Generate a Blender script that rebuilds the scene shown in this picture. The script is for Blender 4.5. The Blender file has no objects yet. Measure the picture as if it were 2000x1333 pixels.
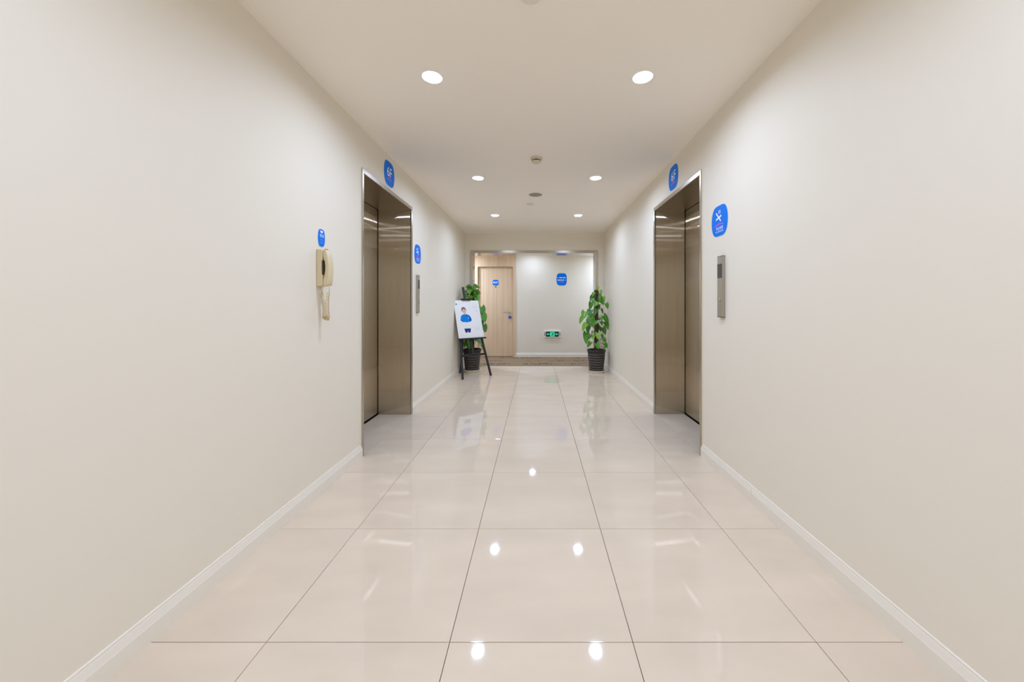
import bpy, bmesh, math, random
from mathutils import Vector, Matrix, Euler

# ------------------------------------------------------------------ camera, world, exposure
sc = bpy.context.scene
C = sc.collection
H = 1.103                      # eye height, metres
XL, XR = -1.270, 1.213         # lobby side walls
ZC = 2.400                     # lobby ceiling
YN, YE = -2.418, 6.480         # wall behind the viewer, wall with the opening
YB = 7.700                     # far wall of the cross corridor
ZK = 2.250                     # cross corridor ceiling
XC0, XC1 = -3.6, 3.6           # cross corridor ends

cam_d = bpy.data.cameras.new('camera')
cam = bpy.data.objects.new('camera', cam_d)
C.objects.link(cam)
cam.location = (0, 0, H)
cam.rotation_euler = (math.pi / 2, 0, 0)
cam_d.sensor_width = 36.0
cam_d.lens = 705.0 / 2000.0 * 36.0
cam_d.shift_x = -47.0 / 2000.0
cam_d.shift_y = -69.5 / 2000.0
cam_d.clip_start = 0.02
sc.camera = cam

world = bpy.data.worlds.new('world')
sc.world = world
world.use_nodes = True
world.node_tree.nodes['Background'].inputs[0].default_value = (0.9, 0.95, 1.0, 1)
world.node_tree.nodes['Background'].inputs[1].default_value = 0.05

sc.view_settings.view_transform = 'Standard'
sc.view_settings.look = 'None'
sc.view_settings.exposure = 0.0
sc.view_settings.gamma = 1.0
sc.view_settings.use_curve_mapping = False
sc.cycles.max_bounces = 8
sc.cycles.diffuse_bounces = 8
sc.cycles.use_adaptive_sampling = True
sc.cycles.adaptive_threshold = 0.02
sc.cycles.glossy_bounces = 4
sc.cycles.transmission_bounces = 0
sc.cycles.caustics_reflective = False
sc.cycles.caustics_refractive = False

LAMP_W = 7.8                  # watts of a lobby downlight
LAMP_KW = (4.5, 27.0, 16.0)    # watts of the cross corridor downlights: centre, then left and right added unseen
LAMP_COL = (0.82, 1.0, 1.34)

rnd = random.Random(7)
R = math.radians

# ------------------------------------------------------------------ materials
def mat(name, col, rough=0.5, metal=0.0, spec=0.5, **kw):
    m = bpy.data.materials.new(name)
    m.use_nodes = True
    b = m.node_tree.nodes['Principled BSDF']
    b.inputs['Base Color'].default_value = (*col, 1)
    b.inputs['Roughness'].default_value = rough
    b.inputs['Metallic'].default_value = metal
    b.inputs['Specular IOR Level'].default_value = spec
    for k, v in kw.items():
        b.inputs[k.replace('_', ' ')].default_value = v
    return m

def nodes(m):
    nt = m.node_tree
    return nt, nt.nodes, nt.links, nt.nodes['Principled BSDF']

def noise_tint(m, scale, amount, stretch=(1, 1, 1), detail=4.0, coord='Object', rnd_obj=False, bump=0.0, rot=(0, 0, 0)):
    """multiply the base colour by 1 +- amount following a noise"""
    nt, N, L, b = nodes(m)
    col = tuple(b.inputs['Base Color'].default_value)
    tc = N.new('ShaderNodeTexCoord')
    mp = N.new('ShaderNodeMapping')
    mp.inputs['Scale'].default_value = stretch
    mp.inputs['Rotation'].default_value = rot
    L.new(tc.outputs[coord], mp.inputs['Vector'])
    vec = mp.outputs[0]
    if rnd_obj:
        oi = N.new('ShaderNodeObjectInfo')
        ad = N.new('ShaderNodeVectorMath'); ad.operation = 'ADD'
        ml = N.new('ShaderNodeMath'); ml.operation = 'MULTIPLY'; ml.inputs[1].default_value = 37.0
        L.new(oi.outputs['Random'], ml.inputs[0])
        L.new(vec, ad.inputs[0]); L.new(ml.outputs[0], ad.inputs[1])
        vec = ad.outputs[0]
    nz = N.new('ShaderNodeTexNoise')
    nz.inputs['Scale'].default_value = scale
    nz.inputs['Detail'].default_value = detail
    L.new(vec, nz.inputs['Vector'])
    rp = N.new('ShaderNodeValToRGB')
    rp.color_ramp.elements[0].position = 0.3
    rp.color_ramp.elements[1].position = 0.7
    rp.color_ramp.elements[0].color = tuple(c * (1 - amount) for c in col[:3]) + (1,)
    rp.color_ramp.elements[1].color = tuple(min(1, c * (1 + amount)) for c in col[:3]) + (1,)
    L.new(nz.outputs['Fac'], rp.inputs[0])
    L.new(rp.outputs[0], b.inputs['Base Color'])
    if bump:
        bp = N.new('ShaderNodeBump')
        bp.inputs['Strength'].default_value = bump
        bp.inputs['Distance'].default_value = 0.002
        L.new(nz.outputs['Fac'], bp.inputs['Height'])
        L.new(bp.outputs[0], b.inputs['Normal'])
    return m

def emit(name, col, strength):
    m = bpy.data.materials.new(name)
    m.use_nodes = True
    nt = m.node_tree
    nt.nodes.remove(nt.nodes['Principled BSDF'])
    e = nt.nodes.new('ShaderNodeEmission')
    e.inputs[0].default_value = (*col, 1)
    e.inputs[1].default_value = strength
    nt.links.new(e.outputs[0], nt.nodes['Material Output'].inputs[0])
    return m

M = {}
M['wall'] = mat('wall_paint', (0.82, 0.762, 0.655), 0.55, spec=0.3)
M['ceiling'] = mat('ceiling_paint', (0.95, 0.89, 0.81), 0.7, spec=0.2)
M['white'] = mat('white_gloss_paint', (0.84, 0.79, 0.70), 0.35)
M['grout'] = mat('grout', (0.10, 0.07, 0.045), 0.9, spec=0.1)
M['dark'] = mat('dark_void', (0.01, 0.01, 0.01), 0.9, spec=0.0)
M['plaster'] = mat('rough_plaster', (0.5, 0.48, 0.45), 0.9)

# polished tile
t = mat('polished_tile', (0.71, 0.595, 0.47), 0.042, spec=0.36)
noise_tint(t, 2.2, 0.045, stretch=(1.0, 2.6, 1.0), detail=6, rnd_obj=True, rot=(0, 0, R(-35)))
M['tile'] = t

def brushed(name, col, rough, aniso, streak=0.06, scale=(160, 160, 1.2)):
    """vertically brushed metal: highlights stretch sideways"""
    m = mat(name, col, rough, 1.0)
    noise_tint(m, 1.0, streak, stretch=scale, detail=3)
    nt, N, L, b = nodes(m)
    src = b.inputs['Base Color'].links[0].from_socket
    g = N.new('ShaderNodeBsdfAnisotropic')
    g.distribution = 'BECKMANN'
    g.inputs['Roughness'].default_value = rough
    g.inputs['Anisotropy'].default_value = aniso
    tg = N.new('ShaderNodeTangent')
    tg.direction_type = 'RADIAL'
    tg.axis = 'Z'
    L.new(tg.outputs[0], g.inputs['Tangent'])
    L.new(src, g.inputs['Color'])
    N.remove(b)
    L.new(g.outputs[0], N['Material Output'].inputs[0])
    return m
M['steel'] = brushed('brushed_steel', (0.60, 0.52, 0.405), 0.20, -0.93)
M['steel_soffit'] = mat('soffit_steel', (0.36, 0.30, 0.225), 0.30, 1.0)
M['steel_lip'] = mat('polished_steel', (0.50, 0.46, 0.41), 0.25, 1.0)
M['steel_header'] = mat('header_steel', (0.50, 0.44, 0.36), 0.20, 1.0)
M['steel_panel'] = noise_tint(mat('satin_steel', (0.50, 0.455, 0.385), 0.38, 1.0), 1.0, 0.08, stretch=(300, 300, 4))
M['steel_mirror'] = noise_tint(mat('mirror_steel', (0.55, 0.50, 0.44), 0.12, 1.0), 6, 0.05, bump=0.35)
M['sealant'] = mat('yellowed_sealant', (0.80, 0.71, 0.52), 0.6)
M['screen'] = mat('dark_display', (0.025, 0.022, 0.025), 0.25)
M['blue'] = mat('sign_blue', (0.0, 0.18, 0.80), 0.5, spec=0.12)
M['sign_edge'] = mat('sign_pale_edge', (0.62, 0.74, 0.90), 0.4)
M['print_white'] = mat('print_white', (0.88, 0.90, 0.95), 0.5)
M['print_pale'] = mat('print_pale_blue', (0.12, 0.36, 0.86), 0.5)
M['magenta'] = mat('print_magenta', (0.58, 0.06, 0.42), 0.5)
M['ivory'] = mat('ivory_plastic', (0.68, 0.58, 0.37), 0.38)
M['ivory_cord'] = mat('ivory_cord', (0.66, 0.52, 0.27), 0.45)
M['recess'] = mat('recess_shade_brown', (0.10, 0.075, 0.04), 0.6)  # brown for the shade in the slit behind the handset
M['black_wood'] = mat('black_paint', (0.012, 0.012, 0.014), 0.45)
M['poster'] = mat('poster_paper', (0.80, 0.80, 0.82), 0.35)
M['poster_text'] = mat('poster_grey_print', (0.64, 0.65, 0.68), 0.5)
M['skin'] = mat('print_skin', (0.72, 0.46, 0.37), 0.5)
M['hair'] = mat('print_hair', (0.09, 0.055, 0.045), 0.5)
M['shirt'] = mat('print_shirt_blue', (0.0, 0.22, 0.74), 0.5, spec=0.1)
M['shirt_dark'] = mat('print_shirt_shade', (0.0, 0.085, 0.42), 0.5, spec=0.1)
M['trousers'] = mat('print_trousers', (0.010, 0.035, 0.16), 0.5, spec=0.1)
M['lips'] = mat('print_lips', (0.45, 0.12, 0.11), 0.5)
M['teal'] = mat('print_teal', (0.06, 0.36, 0.55), 0.5)
M['pot'] = noise_tint(mat('pot_black', (0.022, 0.016, 0.014), 0.35), 30, 0.2)
M['pot_line'] = mat('pot_line_grey', (0.33, 0.29, 0.26), 0.5)
M['saucer'] = mat('cream_saucer', (0.80, 0.75, 0.62), 0.4)
M['soil'] = noise_tint(mat('soil', (0.035, 0.024, 0.015), 0.95), 90, 0.5, bump=0.8)
M['moss'] = noise_tint(mat('coir_pole', (0.055, 0.030, 0.016), 0.95), 70, 0.6, bump=1.0)
M['vine'] = mat('vine_green', (0.12, 0.20, 0.045), 0.5)
M['metal_handle'] = mat('satin_nickel', (0.55, 0.52, 0.48), 0.25, 1.0)
M['grille'] = None
M['detector'] = mat('detector_cream', (0.70, 0.62, 0.47), 0.45)
M['tag_blue'] = mat('round_tag_blue', (0.012, 0.03, 0.33), 0.4)
M['exit_dark'] = mat('exit_dark_green', (0.002, 0.022, 0.014), 0.3)
M['exit_lit'] = emit('exit_lit_green', (0.05, 0.80, 0.45), 0.9)
M['exit_case'] = mat('exit_white_case', (0.82, 0.78, 0.70), 0.4)
M['lamp'] = emit('lamp_disc', LAMP_COL, 8.0)
M['lamp'].cycles.emission_sampling = 'NONE'
M['can'] = mat('lamp_reflector', (0.85, 0.86, 0.88), 0.3)

# leaf: colour varies leaf by leaf, pale along the midrib
def leaf_mat():
    m = mat('pothos_leaf', (0.05, 0.2, 0.02), 0.32)
    nt, N, L, b = nodes(m)
    oi = N.new('ShaderNodeObjectInfo')
    rp = N.new('ShaderNodeValToRGB')
    e = rp.color_ramp.elements
    e[0].position = 0.0; e[0].color = (0.040, 0.165, 0.012, 1)
    e[1].position = 1.0; e[1].color = (0.240, 0.480, 0.050, 1)
    k = rp.color_ramp.elements.new(0.55); k.color = (0.090, 0.300, 0.020, 1)
    L.new(oi.outputs['Random'], rp.inputs[0])
    tc = N.new('ShaderNodeTexCoord')
    nz = N.new('ShaderNodeTexNoise'); nz.inputs['Scale'].default_value = 14
    L.new(tc.outputs['Object'], nz.inputs['Vector'])
    mx = N.new('ShaderNodeMix'); mx.data_type = 'RGBA'; mx.blend_type = 'OVERLAY'
    mx.inputs[0].default_value = 0.35
    L.new(rp.outputs[0], mx.inputs[6]); L.new(nz.outputs['Fac'], mx.inputs[7])
    L.new(mx.outputs[2], b.inputs['Base Color'])
    return m
M['leaf'] = leaf_mat()

# light oak veneer, grain running upwards
def wood_mat(name, c0, c1):
    m = mat(name, c0, 0.42)
    nt, N, L, b = nodes(m)
    tc = N.new('ShaderNodeTexCoord')
    mp = N.new('ShaderNodeMapping'); mp.inputs['Scale'].default_value = (28, 28, 0.7)
    L.new(tc.outputs['Object'], mp.inputs[0])
    nz = N.new('ShaderNodeTexNoise'); nz.inputs['Scale'].default_value = 1.0; nz.inputs['Detail'].default_value = 6
    nz.inputs['Distortion'].default_value = 0.4
    L.new(mp.outputs[0], nz.inputs['Vector'])
    rp = N.new('ShaderNodeValToRGB')
    rp.color_ramp.elements[0].position = 0.3; rp.color_ramp.elements[0].color = (*c0, 1)
    rp.color_ramp.elements[1].position = 0.7; rp.color_ramp.elements[1].color = (*c1, 1)
    L.new(nz.outputs['Fac'], rp.inputs[0]); L.new(rp.outputs[0], b.inputs['Base Color'])
    return m
M['oak'] = wood_mat('light_oak', (0.63, 0.46, 0.30), (0.75, 0.57, 0.395))

def carpet_mat():
    m = mat('patterned_carpet', (0.3, 0.2, 0.13), 0.95, spec=0.05)
    nt, N, L, b = nodes(m)
    tc = N.new('ShaderNodeTexCoord')
    mp = N.new('ShaderNodeMapping'); mp.inputs['Scale'].default_value = (2.2, 0.55, 1)
    L.new(tc.outputs['Object'], mp.inputs[0])
    nz = N.new('ShaderNodeTexNoise'); nz.inputs['Scale'].default_value = 8.0; nz.inputs['Detail'].default_value = 3
    L.new(mp.outputs[0], nz.inputs['Vector'])
    s = N.new('ShaderNodeMath'); s.operation = 'SUBTRACT'; s.inputs[1].default_value = 0.5
    a = N.new('ShaderNodeMath'); a.operation = 'ABSOLUTE'
    lt = N.new('ShaderNodeMath'); lt.operation = 'LESS_THAN'; lt.inputs[1].default_value = 0.030
    L.new(nz.outputs['Fac'], s.inputs[0]); L.new(s.outputs[0], a.inputs[0]); L.new(a.outputs[0], lt.inputs[0])
    sx = N.new('ShaderNodeSeparateXYZ'); L.new(tc.outputs['Object'], sx.inputs[0])
    # bands of squiggles every 0.39 m
    f = N.new('ShaderNodeMath'); f.operation = 'MULTIPLY_ADD'; f.inputs[1].default_value = 1 / 0.39; f.inputs[2].default_value = 0.86
    L.new(sx.outputs['Y'], f.inputs[0])
    fr = N.new('ShaderNodeMath'); fr.operation = 'FRACT'; L.new(f.outputs[0], fr.inputs[0])
    bd = N.new('ShaderNodeMath'); bd.operation = 'LESS_THAN'; bd.inputs[1].default_value = 0.55; L.new(fr.outputs[0], bd.inputs[0])
    nz2 = N.new('ShaderNodeTexNoise'); nz2.inputs['Scale'].default_value = 1.6
    L.new(tc.outputs['Object'], nz2.inputs['Vector'])
    g2 = N.new('ShaderNodeMath'); g2.operation = 'GREATER_THAN'; g2.inputs[1].default_value = 0.44; L.new(nz2.outputs['Fac'], g2.inputs[0])
    p1 = N.new('ShaderNodeMath'); p1.operation = 'MULTIPLY'; L.new(lt.outputs[0], p1.inputs[0]); L.new(bd.outputs[0], p1.inputs[1])
    p2 = N.new('ShaderNodeMath'); p2.operation = 'MULTIPLY'; L.new(p1.outputs[0], p2.inputs[0]); L.new(g2.outputs[0], p2.inputs[1])
    mx = N.new('ShaderNodeMix'); mx.data_type = 'RGBA'
    mx.inputs[6].default_value = (0.28, 0.20, 0.125, 1); mx.inputs[7].default_value = (0.13, 0.09, 0.06, 1)
    L.new(p2.outputs[0], mx.inputs[0]); L.new(mx.outputs[2], b.inputs['Base Color'])
    return m
M['carpet'] = carpet_mat()

def grille_mat():
    m = mat('speaker_grille', (0.30, 0.27, 0.22), 0.6)
    nt, N, L, b = nodes(m)
    tc = N.new('ShaderNodeTexCoord')
    vo = N.new('ShaderNodeTexVoronoi'); vo.inputs['Scale'].default_value = 220; vo.inputs['Randomness'].default_value = 0.0
    L.new(tc.outputs['Object'], vo.inputs['Vector'])
    rp = N.new('ShaderNodeValToRGB')
    rp.color_ramp.elements[0].position = 0.25; rp.color_ramp.elements[0].color = (0.10, 0.09, 0.07, 1)
    rp.color_ramp.elements[1].position = 0.45; rp.color_ramp.elements[1].color = (0.36, 0.32, 0.26, 1)
    L.new(vo.outputs['Distance'], rp.inputs[0]); L.new(rp.outputs[0], b.inputs['Base Color'])
    return m
M['grille'] = grille_mat()

# ------------------------------------------------------------------ mesh helpers
def link(name, me, m, parent=None, smooth=False):
    if m is not None and not me.materials:
        me.materials.append(m)
    o = bpy.data.objects.new(name, me)
    C.objects.link(o)
    if parent is not None:
        o.parent = parent
    if smooth:
        for p in me.polygons:
            p.use_smooth = True
    return o

def pymesh(name, vs, fs, m, parent=None, smooth=False):
    me = bpy.data.meshes.new(name)
    me.from_pydata([tuple(v) for v in vs], [], fs)
    me.update()
    bm = bmesh.new(); bm.from_mesh(me)
    bmesh.ops.recalc_face_normals(bm, faces=bm.faces)
    bm.to_mesh(me); bm.free()
    return link(name, me, m, parent, smooth)

def box_vf(x0, x1, y0, y1, z0, z1, base=0):
    vs = [(x, y, z) for z in (z0, z1) for y in (y0, y1) for x in (x0, x1)]
    fs = [(0, 2, 3, 1), (4, 5, 7, 6), (0, 1, 5, 4), (2, 6, 7, 3), (0, 4, 6, 2), (1, 3, 7, 5)]
    return vs, [tuple(i + base for i in f) for f in fs]

def boxes(name, bl, m, parent=None, bevel=0.0, seg=2):
    vs, fs = [], []
    for b in bl:
        v, f = box_vf(*b, base=len(vs))
        vs += v; fs += f
    o = pymesh(name, vs, fs, m, parent)
    if bevel:
        bv = o.modifiers.new('bevel', 'BEVEL'); bv.width = bevel; bv.segments = seg; bv.limit_method = 'ANGLE'
    return o

def prism(name, pts, axis, a0, a1, m, parent=None, bevel=0.0, smooth=False):
    """extrude a 2-D outline along axis; pts are the other two coordinates in x,y,z order"""
    def mk(p, a):
        return {'x': (a, p[0], p[1]), 'y': (p[0], a, p[1]), 'z': (p[0], p[1], a)}[axis]
    n = len(pts)
    vs = [mk(p, a0) for p in pts] + [mk(p, a1) for p in pts]
    fs = [tuple(range(n)), tuple(range(2 * n - 1, n - 1, -1))]
    fs += [(i, (i + 1) % n, n + (i + 1) % n, n + i) for i in range(n)]
    o = pymesh(name, vs, fs, m, parent)
    if smooth:
        for p in o.data.polygons:
            p.use_smooth = len(p.vertices) == 4
    if bevel:
        bv = o.modifiers.new('bevel', 'BEVEL'); bv.width = bevel; bv.segments = 3; bv.limit_method = 'ANGLE'; bv.angle_limit = R(50)
    return o

def lathe(name, prof, m, parent=None, seg=40, axis='z', smooth=True, close=False):
    vs, fs = [], []
    n = len(prof)
    for k in range(seg):
        a = 2 * math.pi * k / seg
        for r, z in prof:
            if axis == 'z':
                vs.append((r * math.cos(a), r * math.sin(a), z))
            else:                       # turned about the local y axis
                vs.append((r * math.cos(a), z, r * math.sin(a)))
    for k in range(seg):
        k2 = (k + 1) % seg
        for i in range(n - 1 if not close else n):
            j = (i + 1) % n
            fs.append((k * n + i, k2 * n + i, k2 * n + j, k * n + j))
    me = bpy.data.meshes.new(name)
    me.from_pydata(vs, [], fs)
    bm = bmesh.new(); bm.from_mesh(me)
    bmesh.ops.remove_doubles(bm, verts=bm.verts, dist=1e-6)
    bmesh.ops.dissolve_degenerate(bm, edges=bm.edges, dist=1e-6)
    bmesh.ops.recalc_face_normals(bm, faces=bm.faces)
    bm.to_mesh(me); bm.free()
    o = link(name, me, m, parent, smooth)
    if smooth:
        me.set_sharp_from_angle(angle=R(35))
    return o

def tube_vf(path, rad, seg=8, base=0, caps=True):
    pts = [Vector(p) for p in path]
    vs, fs = [], []
    n = len(pts)
    up = Vector((0, 0, 1))
    prev = None
    for i, p in enumerate(pts):
        d = (pts[min(i + 1, n - 1)] - pts[max(i - 1, 0)]).normalized()
        if prev is None:
            u = d.cross(up)
            if u.length < 1e-3:
                u = d.cross(Vector((1, 0, 0)))
            u.normalize()
        else:
            u = (prev - d * prev.dot(d)).normalized()
        prev = u
        w = d.cross(u)
        r = rad[i] if isinstance(rad, (list, tuple)) else rad
        for k in range(seg):
            a = 2 * math.pi * k / seg
            vs.append(p + u * (r * math.cos(a)) + w * (r * math.sin(a)))
    for i in range(n - 1):
        for k in range(seg):
            k2 = (k + 1) % seg
            fs.append((base + i * seg + k, base + i * seg + k2, base + (i + 1) * seg + k2, base + (i + 1) * seg + k))
    if caps:
        fs.append(tuple(base + k for k in range(seg)))
        fs.append(tuple(base + (n - 1) * seg + k for k in reversed(range(seg))))
    return vs, fs

def tubes(name, paths, rad, m, parent=None, seg=8, smooth=True):
    vs, fs = [], []
    for p in paths:
        v, f = tube_vf(p, rad, seg, len(vs))
        vs += v; fs += f
    return pymesh(name, vs, fs, m, parent, smooth)

def bar(name, p0, p1, w, d, m, parent=None, bevel=0.002):
    """rectangular bar between two points, w across local x, d deep"""
    p0, p1 = Vector(p0), Vector(p1)
    ax = (p1 - p0).normalized()
    u = Vector((1, 0, 0)) if abs(ax.x) < 0.9 else Vector((0, 0, 1))
    u = (u - ax * u.dot(ax)).normalized()
    v = ax.cross(u)
    vs = []
    for p in (p0, p1):
        for s, q in ((-1, -1), (1, -1), (1, 1), (-1, 1)):
            vs.append(p + u * (s * w / 2) + v * (q * d / 2))
    fs = [(0, 1, 2, 3), (7, 6, 5, 4)] + [(i, (i + 1) % 4, 4 + (i + 1) % 4, 4 + i) for i in range(4)]
    o = pymesh(name, vs, fs, m, parent)
    if bevel:
        bv = o.modifiers.new('bevel', 'BEVEL'); bv.width = bevel; bv.segments = 2
    return o

def tag(o, label, cat, group=None):
    o['label'] = label
    o['category'] = cat
    if group:
        o['group'] = group
    return o

def thing(name, label, cat, loc=(0, 0, 0), rz=0.0, group=None):
    o = bpy.data.objects.new(name, None)
    C.objects.link(o)
    o.empty_display_size = 0.05
    o.location = loc
    o.rotation_euler = (0, 0, rz)
    if label:
        tag(o, label, cat, group)
    return o

def struct(o):
    o['kind'] = 'structure'
    return o

def copy_tree(o, parent=None):
    c = o.copy(); C.objects.link(c); c.parent = parent
    for ch in list(o.children):
        copy_tree(ch, c)
    return c

def text_mesh(name, s, size, cx, cz, m, parent, y=-0.0036, bold=0.0, xs=1.0):
    """flat lettering in the local xz plane, centred at (cx, cz)"""
    cu = bpy.data.curves.new('lettering', 'FONT')
    cu.body = s
    cu.size = size
    cu.align_x = 'CENTER'; cu.align_y = 'CENTER'
    cu.offset = bold
    cu.resolution_u = 3
    o = bpy.data.objects.new('lettering', cu)
    C.objects.link(o)
    dg = bpy.context.evaluated_depsgraph_get()
    me = bpy.data.meshes.new_from_object(o.evaluated_get(dg))
    bpy.data.objects.remove(o)
    xs_ = [v.co.x for v in me.vertices]; ys_ = [v.co.y for v in me.vertices]
    if not xs_:
        return None
    mx, my = (min(xs_) + max(xs_)) / 2, (min(ys_) + max(ys_)) / 2
    for v in me.vertices:
        v.co = Vector(((v.co.x - mx) * xs + cx, y, v.co.y - my + cz))
    me.materials.clear()
    return link(name, me, m, parent)

def flat(name, polys, m, parent, y=-0.0036):
    """thin printed shapes in the local xz plane"""
    vs, fs = [], []
    for k, p in enumerate(polys):
        b = len(vs)
        yy = y - 0.00004 * k                    # overlapping strokes lie one on the other
        vs += [(q[0], yy, q[1]) for q in p]
        fs.append(tuple(range(b, b + len(p))))
    me = bpy.data.meshes.new(name)
    me.from_pydata(vs, [], fs); me.update()
    return link(name, me, m, parent)

def stroke(pts, w):
    """a polyline of width w as quads"""
    out = []
    for (x0, z0), (x1, z1) in zip(pts[:-1], pts[1:]):
        d = Vector((x1 - x0, z1 - z0)); n = Vector((-d.y, d.x)).normalized() * (w / 2)
        e = d.normalized() * (w * 0.2)
        out.append([(x0 + n.x - e.x, z0 + n.y - e.y), (x0 - n.x - e.x, z0 - n.y - e.y), (x1 - n.x + e.x, z1 - n.y + e.y), (x1 + n.x + e.x, z1 + n.y + e.y)])
    return out

def ell(cx, cz, rx, rz, n=24, a0=0, a1=360):
    return [(cx + rx * math.cos(R(a0 + (a1 - a0) * k / n)), cz + rz * math.sin(R(a0 + (a1 - a0) * k / n))) for k in range(n if a1 - a0 == 360 else n + 1)]

# ------------------------------------------------------------------ the lobby shell
EL = dict(y0=2.62, y1=3.685, top=2.105)     # left elevator casing, outer
ER = dict(y0=2.635, y1=3.700, top=2.098)    # right elevator casing, outer
LIP, LIP_NEAR = 0.034, 0.024                 # casing face widths
DEPTH_L, DEPTH_R = 0.325, 0.295              # recess depth to the doors

def side_wall(name, x_in, s, e, depth):
    xo = x_in + s * depth
    x0, x1 = min(x_in, xo), max(x_in, xo)
    o0, o1, ot = e['y0'] + 0.006, e['y1'] - 0.014, e['top'] - 0.014
    return struct(boxes(name, [(x0, x1, YN - 0.1, o0, -0.05, ZC + 0.2), (x0, x1, o1, YE + 0.1, -0.05, ZC + 0.2), (x0, x1, o0, o1, ot, ZC + 0.2)], M['wall']))
side_wall('wall_left', XL, -1, EL, DEPTH_L)
side_wall('wall_right', XR, 1, ER, DEPTH_R)
struct(boxes('wall_behind', [(XL - 0.1, XR + 0.1, YN - 0.15, YN, -0.05, ZC + 0.2)], M['wall']))

# end wall with the wide steel-lined opening
OX0, OX1, OZ = -1.183, 1.104, 2.088          # outer edge of the steel lining
IX0, IX1, IZ = -1.138, 1.062, 2.042          # inner edge
YT = YE + 0.22
struct(boxes('wall_end', [(XL - 0.05, OX0 + 0.02, YE, YT, -0.05, ZC + 0.2), (OX1 - 0.02, XR + 0.05, YE, YT, -0.05, ZC + 0.2),
                          (OX0 + 0.02, OX1 - 0.02, YE, YT, OZ - 0.02, ZC + 0.2),
                          (XC0, XL - 0.05, YT - 0.1, YT, -0.05, ZC + 0.2), (XR + 0.05, XC1, YT - 0.1, YT, -0.05, ZC + 0.2)], M['wall']))

# ceiling with round holes for the recessed lamps
LAMPS = []
LY = [2.05, 3.672, 5.195]
for i, y in enumerate(LY):
    LAMPS += [(-0.590, y), (0.606, y)]
LAMPS += [(-0.590, 0.46), (0.606, 0.46), (-0.590, -1.10), (0.606, -1.10)]
RH = 0.0555
def holed_ceiling(name, x0, x1, y0, y1, z, lamps, m):
    q = 0.1
    xc = sorted({x0, x1} | {round(l[0] + s * q, 4) for l in lamps for s in (-1, 1)})
    yc = sorted({y0, y1} | {round(l[1] + s * q, 4) for l in lamps for s in (-1, 1)})
    vs, fs = [], []
    for a, b in zip(xc[:-1], xc[1:]):
        for c, d in zip(yc[:-1], yc[1:]):
            hit = [l for l in lamps if a < l[0] < b and c < l[1] < d]
            base = len(vs)
            if not hit:
                vs += [(a, c, z), (b, c, z), (b, d, z), (a, d, z)]
                fs.append((base, base + 3, base + 2, base + 1))
            else:
                lx, ly = hit[0]
                n = 48
                for k in range(n):
                    t = 2 * math.pi * k / n
                    cx, cy = math.cos(t), math.sin(t)
                    mm = max(abs(cx), abs(cy))
                    vs.append((lx + cx / mm * q, ly + cy / mm * q, z))
                    vs.append((lx + RH * cx, ly + RH * cy, z))
                for k in range(n):
                    k2 = (k + 1) % n
                    fs.append((base + 2 * k, base + 2 * k + 1, base + 2 * k2 + 1, base + 2 * k2))
    b = len(vs)
    zt = z + 0.16
    vs += [(x0, y0, zt), (x1, y0, zt), (x1, y1, zt), (x0, y1, zt)]
    fs.append((b, b + 1, b + 2, b + 3))
    me = bpy.data.meshes.new(name)
    me.from_pydata(vs, [], fs); me.update()
    return struct(link(name, me, m))
holed_ceiling('ceiling', XL - 0.05, XR + 0.05, YN - 0.05, YE + 0.05, ZC, LAMPS, M['ceiling'])

# cross corridor
KL = [(-0.07, 7.28), (-1.77, 7.28), (1.63, 7.28)]  # side pair added out of view to brighten the door and back wall
DX0, DX1 = -1.310, -0.433                    # oak door surround
holed_ceiling('ceiling', XC0, XC1, YT - 0.05, YB + 0.05, ZK, KL, M['ceiling'])
struct(boxes('wall_back', [(XC0, DX0, YB, YB + 0.2, -0.05, ZC), (DX1, XC1, YB, YB + 0.2, -0.05, ZC), (DX0, DX1, YB + 0.12, YB + 0.2, -0.05, ZC)], M['wall']))
struct(boxes('wall_corridor', [(XC0 - 0.1, XC0, YT - 0.1, YB + 0.2, -0.05, ZC), (XC1, XC1 + 0.1, YT - 0.1, YB + 0.2, -0.05, ZC)], M['wall']))

# floor: dark joint bed, every tile its own piece
floor = struct(boxes('floor', [(XL - 0.5, XR + 0.5, YN - 0.1, YE + 0.02, -0.06, -0.004)], M['grout']))
G = 0.0011
tile_cache = {}
def tile(x0, x1, y0, y1):
    w, d = round(x1 - x0 - 2 * G, 4), round(y1 - y0 - 2 * G, 4)
    key = (w, d)
    if key not in tile_cache:
        c = 0.0008
        vs = []
        for z, i in ((-0.010, 0), (-c, 0), (0, c)):
            vs += [(-w / 2 + i, -d / 2 + i, z), (w / 2 - i, -d / 2 + i, z), (w / 2 - i, d / 2 - i, z), (-w / 2 + i, d / 2 - i, z)]
        fs = [(8, 9, 10, 11)]
        for l in (0, 4):
            fs += [(l + i, l + (i + 1) % 4, l + 4 + (i + 1) % 4, l + 4 + i) for i in range(4)]
        me = bpy.data.meshes.new('floor_tile')
        me.from_pydata(vs, [], fs); me.update()
        me.materials.append(M['tile'])
        tile_cache[key] = me
    o = bpy.data.objects.new('floor_tile', tile_cache[key])
    C.objects.link(o)
    o.parent = floor
    o.location = ((x0 + x1) / 2, (y0 + y1) / 2, rnd.uniform(-0.0002, 0.0002))
    o.rotation_euler = (rnd.uniform(-0.0006, 0.0006), rnd.uniform(-0.0006, 0.0006), 0)
BBT = 0.012                                   # baseboard thickness
xe = [XL + 0.0005, -0.883, -0.283, 0.317, 0.917, XR - 0.0005]
ye = [1.182 + 0.6 * k for k in range(-6, 9)] + [YE]
for a, b in zip(xe[:-1], xe[1:]):
    for c, d in zip(ye[:-1], ye[1:]):
        tile(a, b, c, d)
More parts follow.
